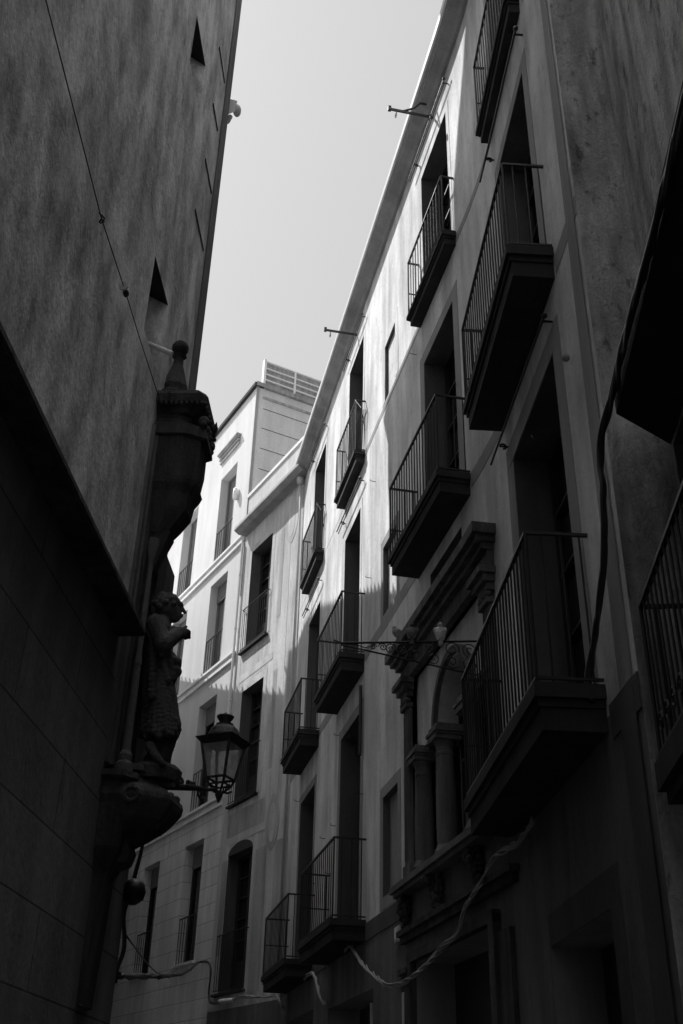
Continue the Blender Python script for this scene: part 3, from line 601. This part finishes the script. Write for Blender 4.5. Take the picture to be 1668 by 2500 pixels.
P2=((-1,-.05),(-.95,.5),(-.55,.92),(.3,1),(.78,.85),(1,-.05))
stack(m,[(3.65,.2,.33),(3.64,.23,.37),(3.6,.235,.375),(3.585,.2,.3),(3.52,.25,.36),(3.49,.29,.42),(3.45,.31,.46),(3.42,.315,.468),(3.375,.3,.46),(3.3,.27,.4),(3.22,.22,.28),(3.16,.16,.18),(3.11,.15,.2),(3.04,.13,.18),(3.0,.06,.08)],6.92,P2)
for i in range(9): t=i/8; a=math.pi*(.08+.84*t); m.ball(L.P(6.92-.28*math.cos(a),.43*math.sin(a),3.46),.03,8,6); m.ball(L.P(6.92-.22*math.cos(a),.34*math.sin(a),3.28),.04,8,6)
m.tube([L.P(6.62,.2+.045*math.cos(a),3.42+.045*math.sin(a)) for a in [k_*.7 for k_ in range(10)]],.014,6)
bs_=T.part('console',m,M['stone'])
# round bell-like globe under it
single('alarm_bell',MB().lathe(X+.055,Y-.02,[(.01,3.1),(.035,3.095),(.075,3.06),(.087,3.01),(.075,2.96),(.03,2.925),(.01,2.92)],18),M['iron'],'black round bell hanging right under the shrine console','bell',(X+.05,Y,2.92),smooth=True)
# ---- statue: one continuous carved body
def cap(m,a,b,r0,r1,k=7,n=10):
    a=Vector(a);b=Vector(b)
    for i in range(k+1):
        t=i/k; p=a.lerp(b,t); m.ball(p,r0+(r1-r0)*t,n,7)
m=MB(); YS=6.88; PX=.00282
def c1(u,v,r,dy=0,ry=1.0): m.ball(sp(u,v,YS+dy),(r*PX,r*PX*ry,r*PX),14,9)
def c2(u0,v0,r0,u1,v1,r1,d0=0,d1=0,k=8): cap(m,sp(u0,v0,YS+d0),sp(u1,v1,YS+d1),r0*PX,r1*PX,k)
c1(404,1486,33,0,.9); c1(420,1492,26,0,.85); c1(425,1506,17,0,.8); c1(433,1511,8,0,1)      # skull, face, jaw, chin
c1(441,1478,8,0,2.2); c2(446,1484,4,452,1496,4.5,k=4); c1(443,1504,5,0,1.6)                # brow, nose, lips
for i in range(110):                                             # curls over crown and nape
    a=random.uniform(.35,3.9); rr=random.uniform(.86,1.04); w=random.uniform(-1,1); q=math.sqrt(1-w*w*.8)
    c1(404+35*math.cos(a)*rr*q,1484-35*math.sin(a)*rr*q,random.uniform(6,9),w*.09,1)
c2(398,1512,22,385,1532,26)
c2(384,1530,27,386,1530,27,-.14,.14)                             # shoulders
for i in range(9): t=i/8; c1(386+2*t,1535+105*t,36+3*t,0,1.35-.2*t)
c2(380,1522,24,398,1572,22,-.17,-.2); c2(398,1572,24,440,1545,16,-.2,-.13); c1(449,1546,13,-.12); 
for i in range(4): c2(452,1536+6*i,5,463,1542+5*i,4,-.14+.02*i,-.13+.02*i,3)
c2(448,1535,5,455,1530,4,-.09,-.08,3)
for i in range(16): c1(400+3.8*i,1530+1.4*i+6*math.sin(i*1.9),7,-.14+.005*i)                # crumpled sleeve edge
c2(384,1530,26,402,1600,24,.17,.18); c2(402,1600,24,425,1622,20,.18,.08); c1(428,1618,17,.03); c1(430,1640,15,.0); c1(418,1655,16,-.02)
c2(386,1640,42,386,1700,44); c2(386,1700,44,393,1770,49); c1(393,1774,51,0,1.2)
c2(405,1700,28,428,1775,15,-.02,-.04,10); c2(425,1770,12,441,1782,4,-.04,-.04,5)
c2(396,1780,44,390,1850,28); c1(376,1862,26,.03,1.5)
for i in range(13):                                              # folds
    a=i/12*math.pi; w=math.cos(a); d=-.15*math.sin(a)
    c2(386+26*w,1640,7,388+42*w,1790+8*math.sin(i*2.3),10,d*.9,d*1.15,14)
c2(366,1518,10,410,1660,9,-.16,-.13,14); c2(372,1530,9,372,1700,12,-.17,-.17,14); c2(360,1540,8,395,1600,7,-.17,-.19,10)
c2(366,1822,13,380,1846,11,-.14,-.16,5); c2(380,1846,11,401,1866,6,-.16,-.18,6); c2(388,1850,7,398,1868,5,-.12,-.14,4)
cx_,cy_,cz_=sp(380,1885,YS); m.lathe(cx_,cy_,[(.02,cz_-.08),(.17,cz_-.08),(.18,cz_),(.15,cz_+.035),(.02,cz_+.04)],14)
c2(395,1912,11,421,1918,10,-.05,-.05,6)
SX,SY,_=cx_,cy_,0
st=single('statue',m,M['stone'],'dark stone statue of a robed curly haired man in profile standing in the shrine','statue',(SX,SY,cz_)); remesh(st,.0075,.006)
# ================================================================== STREET LANTERN
LX,LY,LZ=-.83,7.45,3.62; aw=math.radians(24)
T=Thing('street_lantern','black four sided wall lantern with glass panes on a scrolled arm beside the statue','lamp',(LX,LY,LZ))
def lp_(u,v,z): return (LX+u*math.cos(aw)-v*math.sin(aw)*-1*-1*1, LY+0*u+ (u*math.sin(aw)*-1) + v*math.cos(aw), z) if False else (LX+u*math.cos(aw)+v*math.sin(aw), LY-u*math.sin(aw)+v*math.cos(aw), z)
ht,hb=.115,.075; zt,zb=4.03,3.775
m=MB()
for (a,b) in ((-1,-1),(1,-1),(1,1),(-1,1)):
    m.tube([lp_(a*ht,b*ht,zt),lp_(a*hb,b*hb,zb),lp_(a*hb*.8,b*hb*.8,zb-.045),lp_(a*.012,b*.012,3.665)],[.012,.012,.009,.008],5)
for (h,z,r) in ((hb,zb,.01),(hb*.82,zb-.045,.008)):
    pts=[lp_(-h,-h,z),lp_(h,-h,z),lp_(h,h,z),lp_(-h,h,z)]
    for i in range(4): m.tube([pts[i],pts[(i+1)%4]],r,5)
for a,b in ((0,-1),(1,0),(0,1),(-1,0)): m.tube([lp_(a*hb*.8,b*hb*.8,zb-.045),lp_(a*.05,b*.05,zb-.09),lp_(0,0,3.67)],.006,5)
m.lathe(LX,LY,[(.004,3.6),(.012,3.615),(.026,3.65),(.03,3.665),(.018,3.685),(.006,3.69)],12); T.part('frame',m,M['ironw'])
m=MB(); e=.155
v=[lp_(a*e,b*e,zt+.035) for a,b in ((-1,-1),(1,-1),(1,1),(-1,1))]+[lp_(a*ht*1.02,b*ht*1.02,zt-.01) for a,b in ((-1,-1),(1,-1),(1,1),(-1,1))]+[lp_(a*.1,b*.1,zt+.045) for a,b in ((-1,-1),(1,-1),(1,1),(-1,1))]
m.add(v,[(0,1,5,4),(1,2,6,5),(2,3,7,6),(3,0,4,7),(0,1,9,8),(1,2,10,9),(2,3,11,10),(3,0,8,11),(8,9,10,11)])
m.lathe(LX,LY,[(.128,zt+.035),(.124,zt+.065),(.105,zt+.11),(.08,zt+.135),(.064,zt+.142),(.066,zt+.155),(.05,zt+.16)],18,aw)
T.part('roof',m,M['ironw'],smooth=False)
m=MB(); m.lathe(LX,LY,[(.042,zt+.155),(.038,zt+.17),(.05,zt+.188),(.062,zt+.206),(.066,zt+.216),(.06,zt+.22),(.01,zt+.228),(.011,zt+.24),(.002,zt+.25)],18); T.part('chimney_cap',m,M['ironw'],smooth=True)
for (a,b) in ((0,-1),(1,0),(0,1),(-1,0)):
    m=MB(); c_=lambda h,sg:(a*h+(b and sg*h),b*h+(a and sg*h))
    p=[lp_(*c_(ht,-1),zt-.015),lp_(*c_(ht,1),zt-.015),lp_(*c_(hb,1),zb),lp_(*c_(hb,-1),zb)]; m.quad(*p); T.part('glass_pane',m,M['lens'])
AE=L.P(6.95,.33,3.55); m=MB(); m.tube([(LX-.03,LY,3.695),AE],.013,8)
def bq(u,w):  # along arm from lantern u metres, height w
    t=u/.5; return (LX+(AE[0]-LX)*t, LY+(AE[1]-LY)*t, 3.69+w)
arc=[bq(.16+.34*i/8,-.03-.06*math.sin(math.pi*i/8*.5)*1.0-.0*i) for i in range(9)]; arc=[bq(.14+.3*i/8,-.035-.075*(i/8)**1.6) for i in range(9)]; m.tube(arc,.014,6)
spiral(m,bq,(.17,-.075),.042,1.5,1.5,1,.0105); spiral(m,bq,(.37,-.05),.04,0,1.5,-1,.0105); spiral(m,bq,(.29,-.035),.025,2.5,1.2,1,.009); spiral(m,bq,(.245,-.03),.02,.5,1.2,-1,.009)
m.tube([bq(-.03,0),bq(-.08,.005),bq(-.12,.03)],.009,6); T.part('scroll_arm',m,M['ironw'])
# ================================================================== WIRES AND CABLES
def bundle(name,pts,label,mat='cable',r=.014,k=4,tw=.022,cat='cable',seg=7,group=None,smooth=True):
    P=[Vector(p) for p in pts]; Q=[]
    for i in range(len(P)-1):
        p0=P[max(i-1,0)];p1=P[i];p2=P[i+1];p3=P[min(i+2,len(P)-1)]
        for j in range(seg):
            t=j/seg; Q.append(.5*((2*p1)+(p2-p0)*t+(2*p0-5*p1+4*p2-p3)*t*t+(3*p1-p0-3*p2+p3)*t*t*t))
    Q.append(P[-1]); m=MB()
    for c in range(k):
        ph=c*2*math.pi/k+random.random(); l=[]
        d=0
        for i,p in enumerate(Q):
            if i: d+=(p-Q[i-1]).length
            a=ph+d*4.5+math.sin(d*5+c)*1.1; w=tw*(.8+.45*math.sin(d*6+c*2.6)); l.append(p+Vector((math.cos(a)*w*.7,math.cos(a)*w*.4,math.sin(a)*w)))
        m.tube(l,r*(1 if c else 1.2),6)
    return single(name,m,M[mat],label,cat,tuple(P[len(P)//2]),group,smooth)
Rp=lambda l,o=.1:[R.P(s,o,z) for s,z in l]
bundle('cable_bundle',Rp([(6.85,3.8),(6.49,3.81),(5.78,3.5),(5.09,3.275),(4.46,3.11),(3.8,3.05),(3.46,3.06),(2.85,3.11),(2.21,3.22),(1.7,3.27),(1.47,3.45),(.93,3.615),(.66,3.74),(.37,3.76),(-.2,3.72),(-.7,3.78)],.12),'long loose bundle of grey cables drooping across the doorway below the columned window',r=.0085,k=5,tw=.024)
bundle('cable_bundle',Rp([(10.2,3.8),(9.52,3.82),(9.2,3.72),(9.04,3.6),(8.75,3.41),(8.4,3.26),(8.1,3.25)],.1),'short hanging loop of cables between the two lowest balconies',r=.01,k=4,tw=.022)
Cp=lambda l,o=.08:[C.P(s,o,z) for s,z in l]
def lin(a,b,n,sag=0): return [tuple(a[k]+(b[k]-a[k])*i/n-(sag*math.sin(math.pi*i/n) if k==2 else 0) for k in range(3)) for i in range(n+1)]
bundle('cable_bundle',lin(L.P(7.68,.0,2.48),C.P(4.1,.1,4.84),8,.12)+Cp([(3.6,4.81),(3.42,4.7),(3.36,4.49),(3.35,4.07),(3.1,3.92),(2.5,3.92)],.1),'dark cable bundle strung from the shrine corner across the ashlar front','rubber',r=.014,k=4,tw=.018,seg=4)
bundle('cable_bundle',Cp([(2.0,3.9),(1.75,3.95),(1.4,3.93),(1.0,3.9),(.6,3.88),(.3,3.84)],.1)+Rp([(13.2,3.83),(12.6,3.66),(12.2,3.52)],.1),'tangled cables running over the foot of the stucco house',r=.01,k=5,tw=.03)
single('cable_joint',MB().tube(Cp([(2.7,3.93),(2.02,3.91)],.1),.045,12),M['white'],'pale cylindrical cable joint under the arched window','cable joint',C.P(2.35,.1,3.9))
bundle('thin_wire',lin(L.P(7.68,.02,2.74),C.P(5.5,.1,4.95),8,.25),'thin wire hanging above the dark cable bundle in front of the ashlar wall','rubber',r=.006,k=1,tw=0,cat='wire',seg=3)
bundle('hanging_cable',[sp(u,v,7.68) for u,v in ((350,2050),(341,2095),(333,2127),(318,2185),(303,2232),(304,2288),(301,2324),(286,2367),(283,2400))],'black cable sagging down the left corner below the bell','rubber',r=.011,k=2,tw=.006,seg=4)
bundle('cable_bundle',[A.P(-3.2,.03,5.6),A.P(-2.5,.03,5.66),A.P(-1.1,.03,5.76),A.P(-.5,.03,5.78)]+[B.P(s,o,z) for s,o,z in [(5.72,.1,5.66),(5.82,.1,5.5),(5.83,.1,5.3),(5.97,.08,5.0),(6.17,.08,4.72),(6.47,.08,4.46),(6.6,.1,4.25),(6.57,.1,4.1)]],'thick black cable bundle snaking down the wall beside the biggest balcony','rubber',r=.015,k=5,tw=.02)
# left wall wire with insulators
T=Thing('stay_wire','thin tensioned wire with two insulators running along the left plaster wall','wire',L.P(5,.04,6.45))
m=MB(); wp=[L.P(s,.05,z) for s,z in [(2.2,6.62),(3.27,6.59),(4.59,6.43),(5.22,6.455),(5.43,6.46),(5.8,6.46),(6.55,6.49),(7.2,6.45)]]; m.tube(wp,.004,5); T.part('wire',m,M['rubber'])
m=MB(); a_=L.P(5.24,.05,6.455); m.tube([L.P(5.22,.05,6.455),L.P(5.235,.05,6.457)],.034,12); T.part('insulator',m,M['porc'])
m=MB(); m.ball(L.P(5.3,.05,6.458),(.022,.035,.025),10,7); T.part('insulator',m,M['iron'],label='dark egg shaped insulator')
m=MB(); m.tube([L.P(4.6+.03*math.cos(i*.8),.05+.012*math.sin(i*1.7),6.43+.03*math.sin(i*.8)) for i in range(9)],.006,5); T.part('knot',m,M['iron'])
# ================================================================== PIGEONS
def pigeon(pos,ang,mat,label,up=0):
    m=MB(); ca,sa=math.cos(ang),math.sin(ang)
    cp,sn=math.cos(up),math.sin(up)
    def w(f,s,z):
        f,z=f*cp-(z-.02)*sn,f*sn+(z-.02)*cp+.02
        return (pos[0]+f*ca-s*sa,pos[1]+f*sa+s*ca,pos[2]+z)
    for i in range(7): t=i/6; m.ball(w(-.06+.12*t,0,.055+.04*t),(.042+.02*math.sin(math.pi*t),.042+.018*math.sin(math.pi*t),.045+.018*math.sin(math.pi*t)),10,7)
    m.ball(w(.07,0,.15),.026,10,7); cap(m,w(.055,0,.1),w(.07,0,.15),.036,.024,4,8); cap(m,w(.09,0,.148),w(.112,0,.142),.008,.004,2,6)
    for k in range(4): t=k/3; m.ball(w(-.09-.04*t,0,.035-.03*t),(.03,.028,.014),8,5)
    for s in (-1,1): cap(m,w(.04,.045*s,.1),w(-.1,.03*s,.055),.03,.012,7,8); m.tube([w(.0,.018*s,.03),w(.0,.018*s,-.005)],.004,5); m.tube([w(.0,.018*s,.0),w(.025,.02*s,.0)],.004,5)
    o=single('pigeon',m,M[mat],label,'pigeon',pos,'pigeons by the scrolled bracket'); remesh(o,.0065)
bo=lambda o:(R.P(s_b,o,zc+.2-.195*o/Lb+.012))
s_b=.97
pigeon(bo(.44),1.5,'feather','pale pigeon perched on the top bar of the scrolled iron bracket',.85)
pigeon(bo(.74),1.4,'dfeather','black pigeon perched on the scrolled iron bracket, nearer its tip',.7)
pigeon(R.P(3.45,.22,7.125),3.6,'feather','light pigeon sitting on the stone ledge above the columned window')
# ================================================================== GROUND, SKY, SUN, CAMERA
m=MB(); m.quad((-60,-60,0),(60,-60,0),(60,120,0),(-60,120,0)); gnd=link('street_paving',m,M['ground']); gnd['kind']='structure'
W_=bpy.data.worlds.new('World'); SC.world=W_; W_.use_nodes=True; nt=W_.node_tree; nt.nodes.clear()
TR=(1.158,-.684,-1.75); hl=math.hypot(TR[0],TR[1]); el=math.atan2(-TR[2],hl); az=math.atan2(-TR[0],-TR[1])   # az from +Y clockwise
sky=N(nt,'ShaderNodeTexSky',sky_type='NISHITA'); sky.sun_disc=False; sky.sun_elevation=el; sky.sun_rotation=az; sky.dust_density=4.0; sky.ozone_density=1
bw=N(nt,'ShaderNodeRGBToBW'); pw=N(nt,'ShaderNodeMath',operation='POWER'); pw.inputs[1].default_value=.25; mu=N(nt,'ShaderNodeMath',operation='MULTIPLY'); mu.inputs[1].default_value=1.3; bg=N(nt,'ShaderNodeBackground',i={'Strength':.15}); wo=N(nt,'ShaderNodeOutputWorld')
nt.links.new(sky.outputs[0],bw.inputs[0]); nt.links.new(bw.outputs[0],pw.inputs[0]); nt.links.new(pw.outputs[0],mu.inputs[0]); tcz=N(nt,'ShaderNodeTexCoord'); sxz=N(nt,'ShaderNodeSeparateXYZ'); nt.links.new(tcz.outputs['Generated'],sxz.inputs[0])
mrz=N(nt,'ShaderNodeMapRange',interpolation_type='SMOOTHSTEP',i={'From Min':.85,'From Max':.98,'To Min':1.0,'To Max':5.4}); nt.links.new(sxz.outputs[2],mrz.inputs[0])
mz=N(nt,'ShaderNodeMath',operation='MULTIPLY'); nt.links.new(mu.outputs[0],mz.inputs[0]); nt.links.new(mrz.outputs[0],mz.inputs[1]); nt.links.new(mz.outputs[0],bg.inputs[0]); nt.links.new(bg.outputs[0],wo.inputs[0])
ld=bpy.data.lights.new('sun','SUN'); ld.energy=2.45; ld.angle=math.radians(.53); so_=bpy.data.objects.new('sun',ld); COL.objects.link(so_)
so_.rotation_euler=Vector(TR).to_track_quat('-Z','Y').to_euler(); so_.location=(-10,10,30)
from mathutils import Matrix
cr,sr=math.cos(ROLL),math.sin(ROLL)
rot=lambda v:Vector((v[0]*cr-v[1]*sr,v[0]*sr+v[1]*cr,v[2]))
UPc=rot((0,-math.cos(PITCH),math.sin(PITCH)));FWc=rot((0,math.sin(PITCH),math.cos(PITCH)));RTc=rot((1,0,0))
right=Vector((RTc[0],FWc[0],UPc[0])); down=Vector((RTc[1],FWc[1],UPc[1])); fwd=Vector((RTc[2],FWc[2],UPc[2]))
cd=bpy.data.cameras.new('camera'); cam=bpy.data.objects.new('camera',cd); COL.objects.link(cam)
mt=Matrix((right,-down,-fwd)).transposed().to_4x4(); mt.translation=(0,0,EYE); cam.matrix_world=mt
cd.sensor_fit='VERTICAL'; cd.sensor_height=36; cd.sensor_width=24; cd.lens=F/2500*36; cd.clip_start=.05; cd.clip_end=500
SC.camera=cam
SC.view_settings.view_transform='Standard'; SC.view_settings.look='None'; SC.view_settings.gamma=1; SC.view_settings.exposure=1.3
SC.render.engine='CYCLES'
SC.cycles.max_bounces=12; SC.cycles.diffuse_bounces=5; SC.cycles.glossy_bounces=4
